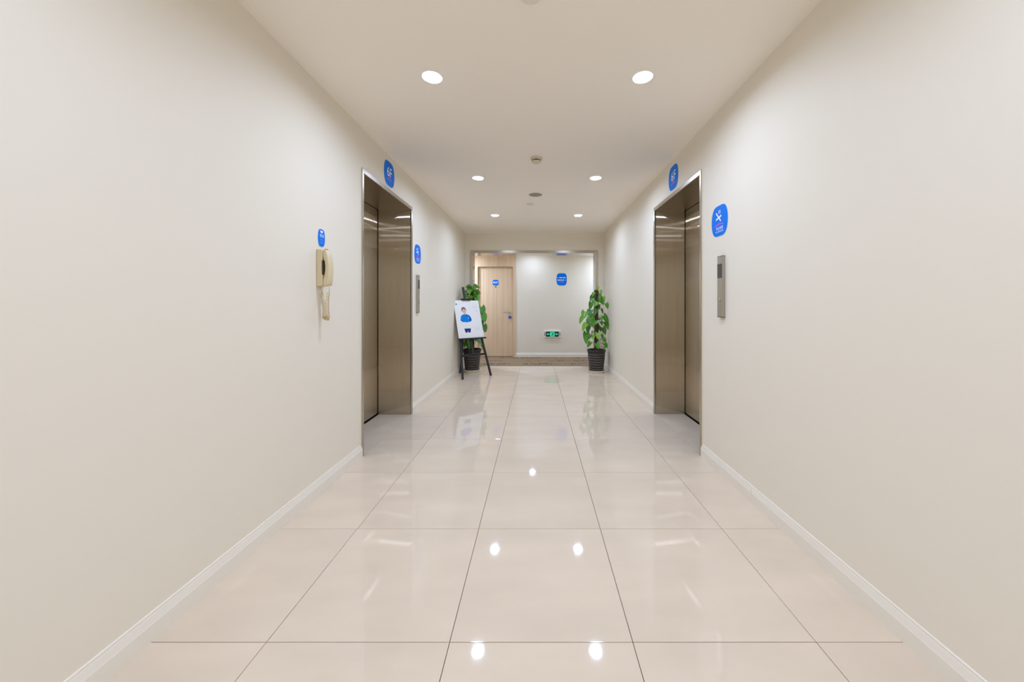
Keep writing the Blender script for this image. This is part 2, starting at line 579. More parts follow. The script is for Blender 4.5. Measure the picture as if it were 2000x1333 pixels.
for e, x0, x1 in ((EL, XL - DEPTH_L, XL + 0.0005), (ER, XR - 0.0005, XR + DEPTH_R)):
    i0, i1 = e['y0'] + LIP_NEAR, e['y1'] - LIP
    tile(x0, x1, i0, 3.16); tile(x0, x1, 3.16, i1)
carpet = struct(boxes('floor', [(XC0, XC1, YE + 0.02, YB + 0.1, -0.05, 0.002)], M['carpet']))
carpet.name = 'floor_carpet'

# baseboards: moulded profile, in lengths
BP = [(0, 0), (BBT, 0), (BBT, 0.056), (BBT - 0.0015, 0.060), (BBT - 0.003, 0.066), (0.006, 0.078), (0.004, 0.084), (0.004, 0.090), (0, 0.092)]
def baseboard(name, spans, x, s):
    root = struct(thing(name, None, None))
    for a, b in spans:
        prism('skirting_length', [(x + s * p[0], p[1]) for p in BP], 'y', a + 0.0006, b - 0.0006, M['white'], root)
    return root
baseboard('baseboard_left', [(YN, 0.1), (0.1, EL['y0']), (EL['y1'], 5.1), (5.1, YE)], XL, 1)
baseboard('baseboard_right', [(YN, 2.02), (2.02, ER['y0']), (ER['y1'], 4.15), (4.15, YE)], XR, -1)
bb = struct(thing('baseboard_back', None, None))
for a, b in ((XC0, DX0), (DX1, XC1)):
    prism('skirting_length', [(YB - p[0], p[1]) for p in BP], 'x', a, b, M['white'], bb)
bb = struct(thing('baseboard_end', None, None))
for a, b in ((XL + BBT, OX0), (OX1, XR - BBT)):
    prism('skirting_length', [(YE - p[0], p[1]) for p in BP], 'x', a, b, M['white'], bb)

# steel lining of the opening
tr = struct(thing('trim_1', None, None))
boxes('jamb', [(OX0, IX0, YE - 0.012, YT + 0.012, 0, OZ)], M['steel_mirror'], tr, 0.002)
boxes('jamb', [(IX1, OX1, YE - 0.012, YT + 0.012, 0, OZ)], M['steel_mirror'], tr, 0.002)
# the soffit sheet is tilted towards the corridor, shaped to mirror the blue sign
pr = [(YE - 0.012, IZ), (YE + 0.155, IZ - 0.0155), (YT + 0.012, IZ - 0.0155), (YT + 0.012, OZ), (YE - 0.012, OZ)]
prism('header', pr, 'x', IX0, IX1, M['steel_header'], tr)
boxes('threshold', [(IX0, IX1, YE - 0.002, YE + 0.03, -0.004, 0.004)], M['saucer'], tr)

# ------------------------------------------------------------------ room door in the far wall
door = struct(thing('door_1', None, None, (0, YB, 0)))
door['label'] = 'pale oak room door with blue number plate and lever handle'
LX0, LX1, LZ = -1.238, -0.496, 1.925          # leaf
boxes('surround', [(DX0, LX0 - 0.004, -0.012, 0.12, 0, LZ + 0.004), (LX1 + 0.004, DX1, -0.012, 0.12, 0, LZ + 0.004), (DX0, DX1, -0.012, 0.12, LZ + 0.004, ZK)], M['oak'], door)
leaf = boxes('door_leaf', [(LX0, LX1, 0.035, 0.08, 0.012, LZ)], M['oak'], door, 0.002)
hx, hz = -0.575, 0.958
h = lathe('handle_rose', [(0, 0.035), (0.026, 0.035), (0.026, 0.027), (0.022, 0.025), (0, 0.025)], M['metal_handle'], leaf, 24, 'y')
h.location = (hx, 0, hz)
tubes('lever_handle', [[(hx, 0.03, hz), (hx, -0.015, hz), (hx - 0.012, -0.022, hz), (hx - 0.125, -0.022, hz), (hx - 0.135, -0.015, hz)]], 0.009, M['metal_handle'], leaf, 10)
h = lathe('lock_disc', [(0, 0.035), (0.034, 0.035), (0.034, 0.031), (0.031, 0.029), (0, 0.029)], M['tag_blue'], leaf, 28, 'y')
h.location = (hx + 0.016, 0, hz - 0.105)
h = lathe('keyhole_ring', [(0.010, 0.029), (0.013, 0.0275), (0.016, 0.029)], M['print_pale'], leaf, 20, 'y')
h.location = (hx + 0.016, 0, hz - 0.105)
h = lathe('peephole', [(0, 0.035), (0.012, 0.035), (0.012, 0.030), (0.008, 0.029), (0, 0.031)], M['dark'], leaf, 16, 'y')
h.location = (-0.866, 0, 1.50)

def sup(a, b, p=4.5, q=2.5, n=72):
    out = []
    for k in range(n):
        t = 2 * math.pi * k / n
        c, s = math.cos(t), math.sin(t)
        out.append((math.copysign(abs(c) ** (2 / p), c) * a, math.copysign(abs(s) ** (2 / q), s) * b))
    return out

def plate(parent, w, h, cx=0, cz=0, y=0.0, name='sign_face', p_=4.0, q_=1.9):
    e = 0.0022
    prism('backing', [(cx + p[0], cz + p[1]) for p in sup(w / 2, h / 2, p_, q_)], 'y', y - 0.0022, y, M['sign_edge'], parent)
    return prism(name, [(cx + p[0], cz + p[1]) for p in sup(w / 2 - e, h / 2 - e, p_, q_)], 'y', y - 0.0034, y - 0.0022, M['blue'], parent)

# number plate on the leaf
pl = prism('number_plate', [(-0.866 + p[0], 1.592 + p[1]) for p in sup(0.066, 0.060)], 'y', 0.031, 0.035, M['blue'], door)
text_mesh('room_number', '8607', 0.058, -0.866, 1.596, M['print_white'], pl, 0.0305, 0.0006, 0.95)

# ------------------------------------------------------------------ elevators
def elevator(label, x_in, s, e, depth):
    rt = thing('elevator', label, 'elevator', (x_in, 0, 0))
    y0, y1, zt = e['y0'], e['y1'], e['top']
    i0, i1, it = y0 + LIP_NEAR, y1 - LIP, zt - LIP
    def bx(a, b, *r):          # a, b: distances from the wall face, positive into the lobby
        xa, xb = sorted((-s * a, -s * b))
        return (xa, xb) + r
    # casing strips round the opening, proud of the wall
    boxes('casing', [bx(0.010, -0.004, y0, i0, 0, zt)], M['steel_lip'], rt, 0.0015)
    boxes('casing', [bx(0.010, -0.004, i1, y1, 0, zt)], M['steel_lip'], rt, 0.0015)
    boxes('casing', [bx(0.010, -0.004, i0, i1, it, zt)], M['steel_lip'], rt, 0.0015)
    # lining of the recess
    boxes('jamb', [bx(-0.004, -depth, i0 - 0.018, i0, 0, it)], M['steel'], rt)
    boxes('jamb', [bx(-0.004, -depth, i1, i1 + 0.018, 0, it)], M['steel'], rt)
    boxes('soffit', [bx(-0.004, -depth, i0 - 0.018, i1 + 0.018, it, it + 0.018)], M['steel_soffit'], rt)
    ym = (i0 + i1) / 2
    boxes('door_panel', [bx(-depth - 0.009, -depth - 0.042, i0 - 0.08, ym - 0.002, 0.011, it + 0.06)], M['steel'], rt, 0.003)
    boxes('door_panel', [bx(-depth - 0.009, -depth - 0.042, ym + 0.002, i1 + 0.08, 0.011, it + 0.06)], M['steel'], rt, 0.003)
    boxes('dark_gap_sill', [bx(-depth - 0.004, -depth - 0.09, i0 - 0.08, i1 + 0.08, -0.03, -0.003)], M['dark'], rt)  # sill coloured black for the shade in the gap under the doors
    boxes('shaft_light_block', [bx(-depth - 0.10, -depth - 0.12, i0 - 0.15, i1 + 0.15, -0.03, it + 0.12),
                           bx(-depth, -depth - 0.10, i0 - 0.15, i0 - 0.13, -0.03, it + 0.12), bx(-depth, -depth - 0.10, i1 + 0.13, i1 + 0.15, -0.03, it + 0.12),
                           bx(-depth, -depth - 0.10, i0 - 0.15, i1 + 0.15, it + 0.10, it + 0.12)], M['dark'], rt)  # dark box added unseen behind the doors to block light
    for ya, yb in ((y0 - 0.0035, y0), (y1, y1 + 0.003)):
        boxes('sealant_bead', [bx(0.004, -0.002, ya, yb, 0.093, zt)], M['sealant'], rt)
    return rt
elevator('brushed steel elevator doorway on left wall, between wall phone and easel', XL, -1, EL, DEPTH_L)
elevator('brushed steel elevator doorway on right wall, next to large no smoking sign', XR, 1, ER, DEPTH_R)

# call panels
def call_panel(label, x_in, rz, y_near, y_far):
    rt = thing('elevator_call_panel', label, 'call panel', (x_in, (y_near + y_far) / 2, 1.225), rz, 'elevator call panels')
    w = (y_far - y_near) / 2
    boxes('body', [(-w, w, -0.020, 0, -0.196, 0.196)], M['steel_panel'], rt, 0.0015)
    boxes('display', [(-w + 0.003, w - 0.003, -0.0212, -0.0198, 0.056, 0.148)], M['screen'], rt)
    b = lathe('button_ring', [(0.012, -0.020), (0.012, -0.0225), (0.015, -0.0225), (0.015, -0.020)], M['steel_lip'], rt, 28, 'y')
    b.location = (0, 0, -0.086)
    b = lathe('button', [(0, -0.0235), (0.010, -0.0235), (0.0115, -0.022), (0.0115, -0.0198)], M['steel_panel'], rt, 28, 'y')
    b.location = (0, 0, -0.086)
    boxes('cap', [(-w, w, -0.020, 0, 0.1962, 0.1990)], M['screen'], rt)
    boxes('cap', [(-w, w, -0.020, 0, -0.1990, -0.1962)], M['screen'], rt)
call_panel('narrow steel call panel on left wall beyond the elevator, below no smoking sign', XL, R(90), 3.818, 3.880)
call_panel('narrow steel call panel on right wall before the elevator, below no smoking sign', XR, R(-90), 2.315, 2.377)

# ------------------------------------------------------------------ wall signs
def swoosh(cx, cz, w, rise, th):
    up, dn = [], []
    for k in range(13):
        u = -1 + 2 * k / 12
        z = cz + rise * (1 - u * u)
        t = th * (0.25 + 0.75 * (1 - abs(u) ** 2))
        up.append((cx + u * w / 2, z + t / 2)); dn.append((cx + u * w / 2, z - t / 2))
    return [up + dn[::-1]]

def floor_sign(label, x, y, z, rz):
    rt = thing('floor_number_sign', label, 'sign', (x, y, z), rz, 'blue wall signs')
    plate(rt, 0.222, 0.215)
    text_mesh('floor_number', '6F', 0.118, 0.004, 0.016, M['print_white'], rt, xs=0.95)
    flat('swoosh', swoosh(0, -0.056, 0.10, 0.012, 0.012), M['magenta'], rt)
floor_sign('blue 6F floor number sign over the left elevator', XL, 3.118, 2.238, R(90))
floor_sign('blue 6F floor number sign over the right elevator', XR, 3.183, 2.232, R(-90))

def smoking_sign(label, x, y, z, rz):
    rt = thing('no_smoking_sign', label, 'sign', (x, y, z), rz, 'blue wall signs')
    plate(rt, 0.212, 0.205)
    # crossed-out cigarette with two curls of smoke
    ic = [[(-0.044, 0.006), (-0.040, 0.018), (0.024, 0.036), (0.027, 0.024)]]
    ic += stroke([(-0.040, 0.056), (0.018, -0.004)], 0.010)
    for dx in (0.0, 0.017):
        ic += stroke([(-0.010 + dx, 0.048), (-0.003 + dx, 0.054), (-0.010 + dx, 0.062), (-0.003 + dx, 0.068)], 0.0048)
    flat('pictogram', ic, M['print_white'], rt)
    flat('swoosh', swoosh(0, -0.034, 0.118, 0.013, 0.009), M['magenta'], rt)
    text_mesh('chinese_lettering', '禁止吸烟', 0.022, 0.002, -0.049, M['print_white'], rt)
    text_mesh('english_lettering', 'NO SMOKING', 0.0155, 0.002, -0.071, M['print_white'], rt)
smoking_sign('blue no smoking sign on left wall above the call panel beyond the elevator', XL, 3.865, 1.652, R(90))
smoking_sign('large blue no smoking sign on right wall above the steel call panel', XR, 2.383, 1.663, R(-90))

rt = thing('telephone_sign', 'narrow blue sign on left wall above the ivory telephone', 'sign', (XL, 2.132, 1.502), R(90), 'blue wall signs')
plate(rt, 0.072, 0.106)
flat('pictogram', [[(-0.010, 0.028), (0.010, 0.028), (0.008, 0.036), (0.005, 0.039), (-0.005, 0.039), (-0.008, 0.036)], ell(-0.010, 0.038, 0.004, 0.003, 10), ell(0.010, 0.038, 0.004, 0.003, 10)] + stroke([(-0.010, 0.0415), (0.010, 0.0415)], 0.003), M['print_white'], rt)
text_mesh('chinese_lettering', '电话', 0.021, 0.003, 0.013, M['print_white'], rt)
text_mesh('english_lettering', 'TEL', 0.018, 0.0, -0.013, M['print_pale'], rt)
flat('swoosh', swoosh(0, -0.032, 0.05, 0.004, 0.003), M['print_pale'], rt)

rt = thing('room_direction_sign', 'blue room direction sign on the far corridor wall', 'sign', (0.546, YB, 1.660), 0, 'blue wall signs')
plate(rt, 0.226, 0.266, p_=4.5, q_=2.4)
text_mesh('room_numbers', '8607 8601', 0.033, 0.020, 0.036, M['print_white'], rt, bold=0.0008)
text_mesh('room_numbers', '8608 8625', 0.033, -0.020, -0.016, M['print_white'], rt, bold=0.0008)
flat('arrow', stroke([(-0.094, 0.036), (-0.072, 0.036)], 0.006) + [[(-0.098, 0.036), (-0.086, 0.046), (-0.086, 0.026)]], M['print_white'], rt)
flat('arrow', stroke([(0.094, -0.016), (0.072, -0.016)], 0.006) + [[(0.098, -0.016), (0.086, -0.026), (0.086, -0.006)]], M['print_white'], rt)
flat('swoosh', swoosh(0, -0.062, 0.11, 0.008, 0.010), M['magenta'], rt)

# exit sign, low on the far wall
rt = thing('exit_sign', 'green lit exit sign with two arrows low on the far wall', 'exit sign', (0.345, YB, 0.492), 0)
boxes('case', [(-0.185, 0.185, -0.028, 0, -0.075, 0.075)], M['exit_case'], rt, 0.004)
boxes('panel', [(-0.138, 0.138, -0.030, -0.027, -0.054, 0.054)], M['exit_dark'], rt)
for s in (-1, 1):
    boxes('side_slot', [(s * 0.160 - 0.006, s * 0.160 + 0.006, -0.0292, -0.027, -0.036, 0.040)], M['screen'], rt)
    flat('arrow', [[(s * 0.122, 0.0), (s * 0.090, 0.024), (s * 0.090, 0.009), (s * 0.056, 0.009), (s * 0.056, -0.009), (s * 0.090, -0.009), (s * 0.090, -0.024)][::s]], M['exit_lit'], rt, -0.0305)
flat('doorway', [[(-0.048, -0.050), (0.048, -0.050), (0.048, 0.046), (-0.048, 0.046)]], M['exit_lit'], rt, -0.0304)
man = [ell(0.020, 0.022, 0.010, 0.010, 14)]
man += stroke([(0.012, 0.010), (0.000, -0.016)], 0.016)
man += stroke([(0.010, 0.008), (-0.018, 0.006), (-0.028, -0.008)], 0.007)
man += stroke([(0.010, 0.008), (0.026, -0.006), (0.036, 0.002)], 0.007)
man += stroke([(0.000, -0.016), (0.016, -0.026), (0.014, -0.046)], 0.009)
man += stroke([(-0.002, -0.016), (-0.014, -0.032), (-0.034, -0.034)], 0.009)
man += stroke([(-0.040, 0.034), (0.002, 0.034)], 0.008)
flat('running_figure', man, M['exit_dark'], rt, -0.0309)

# ------------------------------------------------------------------ wall telephone
rt = thing('wall_telephone', 'ivory wall telephone with coiled cord hanging on left wall', 'telephone', (XL, 2.118, 1.322), R(90))
w = 0.033
bp = [(0, -0.104), (-0.010, -0.108), (-0.030, -0.106), (-0.036, -0.098), (-0.035, -0.06), (-0.033, 0.0), (-0.034, 0.06), (-0.035, 0.098), (-0.030, 0.107), (0, 0.108)]
prism('base', bp, 'x', -w, w, M['ivory'], rt, 0.004, True)
prism('base_rib', [(p[0] * 0.55 - 0.004, p[1] * 0.985) for p in bp], 'x', -w - 0.0015, w + 0.0015, M['ivory'], rt, 0.001, True)
boxes('cradle_recess_shade', [(-0.0325, 0.030, -0.0362, -0.030, -0.040, 0.042)], M['recess'], rt)  # dark inlay painting in the shade between base and handset
hp = [(-0.037, -0.102), (-0.037, -0.070), (-0.043, -0.050), (-0.048, -0.020), (-0.049, 0.010), (-0.046, 0.036), (-0.040, 0.052), (-0.036, 0.064), (-0.036, 0.104),
      (-0.050, 0.106), (-0.058, 0.092), (-0.065, 0.060), (-0.070, 0.020), (-0.071, -0.020), (-0.069, -0.060), (-0.065, -0.094), (-0.060, -0.104), (-0.050, -0.106)]
hs = prism('handset', hp, 'x', -0.031, 0.021, M['ivory'], rt, 0.005, True)
boxes('hook_switch', [(-0.012, 0.008, -0.046, -0.034, 0.104, 0.111)], M['lips'], rt, 0.001)
# coiled cord: one strand down from the base, round, and back up to the handset
def coil_path():
    pts = []
    A = [Vector((-0.012, -0.018, -0.150)), Vector((-0.006, -0.026, -0.20)), Vector((0.004, -0.028, -0.25)), Vector((0.000, -0.026, -0.292)),
         Vector((0.0, -0.042, -0.302)), Vector((-0.006, -0.052, -0.285)), Vector((-0.004, -0.048, -0.24)), Vector((-0.008, -0.050, -0.19)), Vector((-0.004, -0.052, -0.145))]
    n = 520
    for i in range(n + 1):
        t = i / n * (len(A) - 1)
        k = min(int(t), len(A) - 2); f = t - k
        p0, p1, p2, p3 = A[max(k - 1, 0)], A[k], A[k + 1], A[min(k + 2, len(A) - 1)]
        c = 0.5 * ((2 * p1) + (p2 - p0) * f + (2 * p0 - 5 * p1 + 4 * p2 - p3) * f * f + (3 * p1 - p0 - 3 * p2 + p3) * f ** 3)
        a = 2 * math.pi * 46 * i / n
        r = 0.0105
        pts.append(c + Vector((math.cos(a) * r, math.sin(a) * r * 0.8, math.sin(a) * r * 0.35)))
    return pts
cp = coil_path()
lead1 = [Vector((-0.012, -0.016, -0.104)), Vector((-0.013, -0.016, -0.125)), cp[0]]
lead2 = [cp[-1], Vector((-0.005, -0.060, -0.125)), Vector((-0.006, -0.060, -0.100))]
tubes('coiled_cord', [lead1 + cp[1:-1] + lead2], 0.0019, M['ivory_cord'], rt, 6)

# ------------------------------------------------------------------ ceiling fittings
def downlight(label, x, y, z, watts, group):
    rt = thing('downlight', label, 'ceiling light', (x, y, z), 0, group)
    lathe('trim_ring', [(0.0490, 0.0125), (0.0510, 0.006), (0.0545, -0.001), (0.0570, -0.0018), (0.0600, -0.0010), (0.0610, 0.0)], M['can'], rt, 48)
    lathe('reflector', [(0.0520, 0.006), (0.0520, 0.030), (0.0500, 0.034), (0, 0.034)], M['can'], rt, 48)
    lathe('lamp_disc', [(0, 0.0135), (0.0505, 0.0135), (0.0505, 0.020), (0, 0.020)], M['lamp'], rt, 40)
    ld = bpy.data.lights.new('downlight_glow', 'AREA')
    ld.shape = 'DISK'; ld.size = 0.096; ld.energy = watts; ld.color = LAMP_COL
    lo = bpy.data.objects.new('downlight_glow', ld)
    C.objects.link(lo); lo.parent = rt; lo.location = (0, 0, 0.0125)
    return rt
row = ['nearest', 'middle', 'farthest']
for i, y in enumerate(LY):
    for x, sd in ((-0.590, 'left'), (0.606, 'right')):
        downlight('round recessed ceiling light, %s of the three in the %s row' % (row[i], sd), x, y, ZC, LAMP_W, 'lobby downlights')
for x, sd in ((-0.590, 'left'), (0.606, 'right')):
    downlight('round recessed ceiling light right above the viewpoint, %s row' % sd, x, 0.46, ZC, LAMP_W, 'lobby downlights')
    downlight('round recessed ceiling light behind the viewpoint, %s row' % sd, x, -1.10, ZC, LAMP_W, 'lobby downlights')
for (x, y), wt, wh in zip(KL, LAMP_KW, ('facing the middle of the opening', 'added unseen to the left of the opening', 'added unseen to the right of the opening')):
    downlight('recessed corridor ceiling light hidden above the lintel, %s' % wh, x, y, ZK, wt, 'cross corridor downlights')

rt = thing('smoke_detector', 'cream round smoke detector on ceiling between the light rows', 'smoke detector', (0.002, 3.175, ZC))
lathe('base', [(0, 0), (0.052, 0), (0.052, -0.010), (0.047, -0.018), (0.036, -0.020), (0, -0.020)], M['detector'], rt, 36)
lathe('vent_slot', [(0.034, -0.019), (0.033, -0.031)], M['dark'], rt, 36)
lathe('head', [(0.040, -0.029), (0.040, -0.034), (0.034, -0.041), (0.018, -0.044), (0, -0.044), (0, -0.030), (0.040, -0.029)], M['detector'], rt, 36)
led = lathe('indicator', [(0, -0.0205), (0.003, -0.0195), (0.003, -0.016)], M['dark'], rt, 10)
led.location = (-0.005, -0.045, 0.004)
for k in range(6):
    a = R(60 * k)
    boxes('vent_rib', [(0.036 * math.cos(a) - 0.002, 0.036 * math.cos(a) + 0.002, 0.036 * math.sin(a) - 0.002, 0.036 * math.sin(a) + 0.002, -0.031, -0.018)], M['detector'], rt)

rt = thing('ceiling_speaker', 'round ceiling speaker with grey perforated grille', 'speaker', (-0.006, 4.215, ZC))
lathe('rim', [(0.078, -0.001), (0.079, -0.006), (0.086, -0.007), (0.094, -0.004), (0.096, 0.0)], M['ceiling'], rt, 48)
lathe('grille', [(0, -0.0035), (0.05, -0.003), (0.079, -0.001)], M['grille'], rt, 48)

def cover_plate(label, x, y, r):
    rt = thing('sprinkler_cover', label, 'sprinkler cover', (x, y, ZC), 0, 'sprinkler covers')
    lathe('plate', [(0, -0.008), (r - 0.006, -0.008), (r - 0.001, -0.006), (r, -0.004), (r - 0.004, -0.003), (0, -0.003)], M['white'], rt, 40)
    lathe('collar', [(r - 0.010, -0.004), (r - 0.010, 0.0)], M['pot_line'], rt, 40)
cover_plate('small white sprinkler cover plate beyond the ceiling speaker', -0.072, 4.63, 0.048)
cover_plate('round sprinkler cover plate cut off by the top of the picture', -0.024, 1.505, 0.047)

# ------------------------------------------------------------------ potted climbers
def leaf_mesh(name, width, fold, droop, seed):
    rr = random.Random(seed)
    nt_, nu = 9, 7
    vs, fs = [], []
    for i in range(nt_):
        t = i / (nt_ - 1)
        w = width * (math.sin(math.pi * min(1, (t * 0.82 + 0.18)) ** 0.80) ** 0.8 if t < 1 else 0.0)
        w = max(w, 0.004)
        for j in range(nu):
            u = -1 + 2 * j / (nu - 1)
            x = u * w
            y = t - 0.24 * abs(u) ** 1.5 * (1 - t) ** 1.5 * (1 if abs(u) > 0.05 else 0)
            z = fold * abs(u) * w * 1.6 - droop * t * t + 0.02 * math.sin(5 * t + seed + 2 * u)
            vs.append((x, y, z))
    for i in range(nt_ - 1):
        for j in range(nu - 1):
            a = i * nu + j
            fs.append((a, a + 1, a + nu + 1, a + nu))
    me = bpy.data.meshes.new(name)
    me.from_pydata(vs, [], fs); me.update()
    for p in me.polygons:
        p.use_smooth = True
    me.materials.append(M['leaf'])
    return me
LEAVES = [leaf_mesh('leaf', 0.40, 0.25, 0.18, 1), leaf_mesh('leaf', 0.36, 0.40, 0.30, 2), leaf_mesh('leaf', 0.44, 0.15, 0.12, 3), leaf_mesh('leaf', 0.30, 0.5, 0.25, 4)]

def add_leaf(root, base, d, n, size, k):
    d = Vector(d).normalized(); n = Vector(n)
    n = (n - d * n.dot(d)).normalized()
    x = d.cross(n)
    m = Matrix((x, d, n)).transposed().to_4x4()
    o = bpy.data.objects.new('leaf', LEAVES[k % len(LEAVES)])
    C.objects.link(o)
    o.parent = root
    o.matrix_local = Matrix.Translation(base) @ m @ Matrix.Diagonal((size, size, size, 1))
    return o

def plant(label, x, y, pot_top, specs, pole_top, seed, tilt=0.0):
    rr = random.Random(seed)
    rt = thing('potted_pothos', label, 'potted plant', (x, y, 0), rr.uniform(0, 0.0), 'potted climbers beside the opening')
    H0 = pot_top
    lathe('saucer', [(0, 0.001), (0.126, 0.001), (0.144, 0.028), (0.149, 0.029), (0.148, 0.034), (0.138, 0.034), (0.122, 0.010), (0, 0.010)], M['saucer'], rt, 44)
    rb, rtop = 0.112, 0.146
    prof = [(0, 0.010), (rb, 0.010)]
    nb = 8
    for k in range(nb):
        z0 = 0.014 + (H0 - 0.034 - 0.014) * k / nb
        z1 = 0.014 + (H0 - 0.034 - 0.014) * (k + 1) / nb
        r0 = rb + (rtop - rb) * (z0 / H0); r1 = rb + (rtop - rb) * (z1 / H0)
        prof += [(r0, z0), (r0 + 0.0035, (z0 * 0.8 + z1 * 0.2)), (r1 + 0.0035, (z0 * 0.2 + z1 * 0.8)), (r1, z1)]
    prof += [(rtop + 0.008, H0 - 0.030), (rtop + 0.011, H0 - 0.004), (rtop + 0.007, H0), (rtop - 0.002, H0), (rtop - 0.010, H0 - 0.045), (0, H0 - 0.045)]
    pot = lathe('pot', prof, M['pot'], rt, 48)
    for k in range(1, nb):
        z = 0.014 + (H0 - 0.048) * k / nb
        r = rb + (rtop - rb) * (z / H0)
        lathe('pot_stripe', [(r - 0.002, z - 0.0020), (r + 0.0026, z - 0.0014), (r + 0.0026, z + 0.0014), (r - 0.002, z + 0.0020)], M['pot_line'], pot, 44, smooth=False)
    lathe('soil', [(0, H0 - 0.030), (0.06, H0 - 0.032), (rtop - 0.006, H0 - 0.038)], M['soil'], rt, 30)
    # rough coir pole
    prof = []
    for k in range(40):
        z = H0 - 0.05 + (pole_top - H0 + 0.05) * k / 39
        prof.append((0.034 + rr.uniform(-0.003, 0.003), z))
    prof.append((0, pole_top))
    lathe('coir_pole', prof, M['moss'], rt, 18)
    # climbing stem plus a stalk for every leaf
    paths = []
    for ph in (0.3, 2.4, 4.4):
        paths.append([(0.037 * math.cos(ph + 0.5 * z), 0.037 * math.sin(ph + 0.5 * z), H0 - 0.04 + (pole_top - H0) * z / 8) for z in range(9)])
    for (bx_, by_, bz_, dx, dy, dz, nx, ny, nz, s) in specs:
        b = Vector((bx_, by_, bz_))
        add_leaf(rt, b, (dx, dy, dz), (nx, ny, nz), s, rr.randrange(4))
        hz_ = max(H0, min(pole_top - 0.02, bz_ - 0.02 - 0.3 * abs(bx_) + rr.uniform(-0.03, 0.03)))
        o = Vector((bx_, by_, 0))
        o = o.normalized() * 0.034 if o.length > 0.02 else Vector((0, -0.034, 0))
        o.z = hz_
        mid = (o + b) / 2 + Vector((0, 0, 0.035 + 0.15 * (b - o).length))
        pth = []
        for q in range(7):
            f = q / 6
            pth.append(o * (1 - f) ** 2 + mid * (2 * f * (1 - f)) + b * f * f)
        paths.append(pth)
    tubes('vine', paths, 0.0032, M['vine'], rt, 5)
    return rt

# the right plant: leaf by leaf (side offset, height, length, lean), standing free round the pole
PX, PY = 1.000, 5.985
def sp(px, py, size, side=None, dep=None, rr=random.Random(5)):
    """one leaf: where its blade lies beside the pole (metres), with the lean of a hanging leaf"""
    sc_ = PY / 705.0
    ox = (px - 1165) * sc_; oz = H - (py - 597) * sc_
    dep = dep if dep is not None else -rr.uniform(0.03, 0.12) - max(0, 0.06 - abs(ox)) * 0.6
    L_ = size * sc_ * 0.93
    sgn = (1 if ox > 0 else -1) if abs(ox) > 0.02 else rr.choice((-1, 1)) * 0.3
    d = (0.45 * sgn + rr.uniform(-0.25, 0.25), -0.35 + rr.uniform(-0.2, 0.2), -0.9)
    dn = Vector(d).normalized()
    n = (0.25 * sgn + rr.uniform(-0.25, 0.25), -1.0, 0.55 + rr.uniform(-0.2, 0.3))
    base = Vector((ox, dep, oz)) - dn * (L_ * 0.5)
    return (base.x, base.y, base.z, *d, *n, L_)
def crop(cx, cy, s, **k):
    return sp(1110 + cx / 6.66, 540 + cy / 6.66, s / 6.66, **k)
right = [crop(370, 165, 55), crop(425, 205, 50), crop(318, 242, 60), crop(300, 290, 80), crop(415, 250, 60), crop(430, 330, 110), crop(488, 390, 80),
         crop(285, 390, 110), crop(345, 465, 100), crop(200, 505, 115), crop(270, 480, 95), crop(160, 570, 110), crop(250, 580, 105), crop(330, 600, 140),
         crop(480, 570, 140), crop(490, 640, 120), crop(195, 660, 105), crop(245, 695, 90), crop(460, 710, 105), crop(225, 800, 150), crop(302, 735, 60),
         crop(268, 785, 70), crop(312, 790, 60), crop(368, 770, 85), crop(435, 795, 80), crop(465, 835, 75), crop(260, 885, 85), crop(365, 900, 90),
         crop(480, 900, 75), crop(460, 940, 55), crop(420, 612, 60), crop(425, 560, 60), crop(350, 365, 80), crop(395, 300, 75), crop(300, 350, 70),
         crop(455, 300, 70), crop(410, 400, 60, dep=0.05), crop(300, 520, 80, dep=0.06), crop(420, 690, 80, dep=0.06), crop(280, 640, 80, dep=0.07),
         crop(330, 270, 60, dep=0.05), crop(450, 460, 70, dep=0.05)]
plant('tall pothos on a coir pole in a ribbed black pot, right of the opening', PX, PY, 0.375, right, 1.360, 11)

# the left plant: same kind, leaves spiralling up the pole
rr = random.Random(23)
left = []
for k in range(64):
    f = k / 63
    z = 0.50 + 0.90 * f
    a = k * 2.39996 + rr.uniform(-0.3, 0.3)
    s = (0.185 - 0.075 * f) * rr.uniform(0.75, 1.15)
    rad = (0.10 - 0.055 * max(0, f - 0.55) / 0.45) * rr.uniform(0.6, 1.15)
    ca, sa = math.cos(a), math.sin(a)
    if ca < -0.2:
        rad *= 0.6
    up = 0.1 if f > 0.85 else -0.75
    left.append((ca * rad, sa * rad, z, ca * 0.6, sa * 0.6, up + rr.uniform(-0.2, 0.2), ca * 0.6, sa * 0.6 - 0.5, 0.9, s))
for px, py, s in ((942, 608, 17), (945, 622, 17), (939, 614, 15), (946, 643, 15), (941, 634, 13), (925, 563, 9), (930, 575, 11), (918, 572, 10), (934, 582, 11), (921, 584, 11)):
    k_ = 5.98 / 705.0
    ox, oz = (px - 921) * k_ - 0.0, H - (py - 597) * k_
    left.append((ox - 0.02, -0.05 + rr.uniform(-0.05, 0.05), oz + s * k_ * 0.45, 0.35, -0.2, -0.9, 0.4, -1, 0.5, s * k_))
for k in range(22):                              # young shoots crowding the top
    a = k * 2.39996; f = k / 21
    rad = 0.03 + 0.06 * (1 - f) * rr.uniform(0.5, 1.1)
    ca, sa = math.cos(a), math.sin(a)
    left.append((ca * rad, sa * rad, 1.20 + 0.24 * f, ca * 0.7, sa * 0.7, -0.35 + rr.uniform(-0.4, 0.5), ca * 0.4, sa * 0.4 - 0.7, 0.9, rr.uniform(0.07, 0.11)))
plant('tall pothos on a coir pole in a ribbed black pot, behind the easel', -1.074, 6.060, 0.375, left, 1.330, 12)

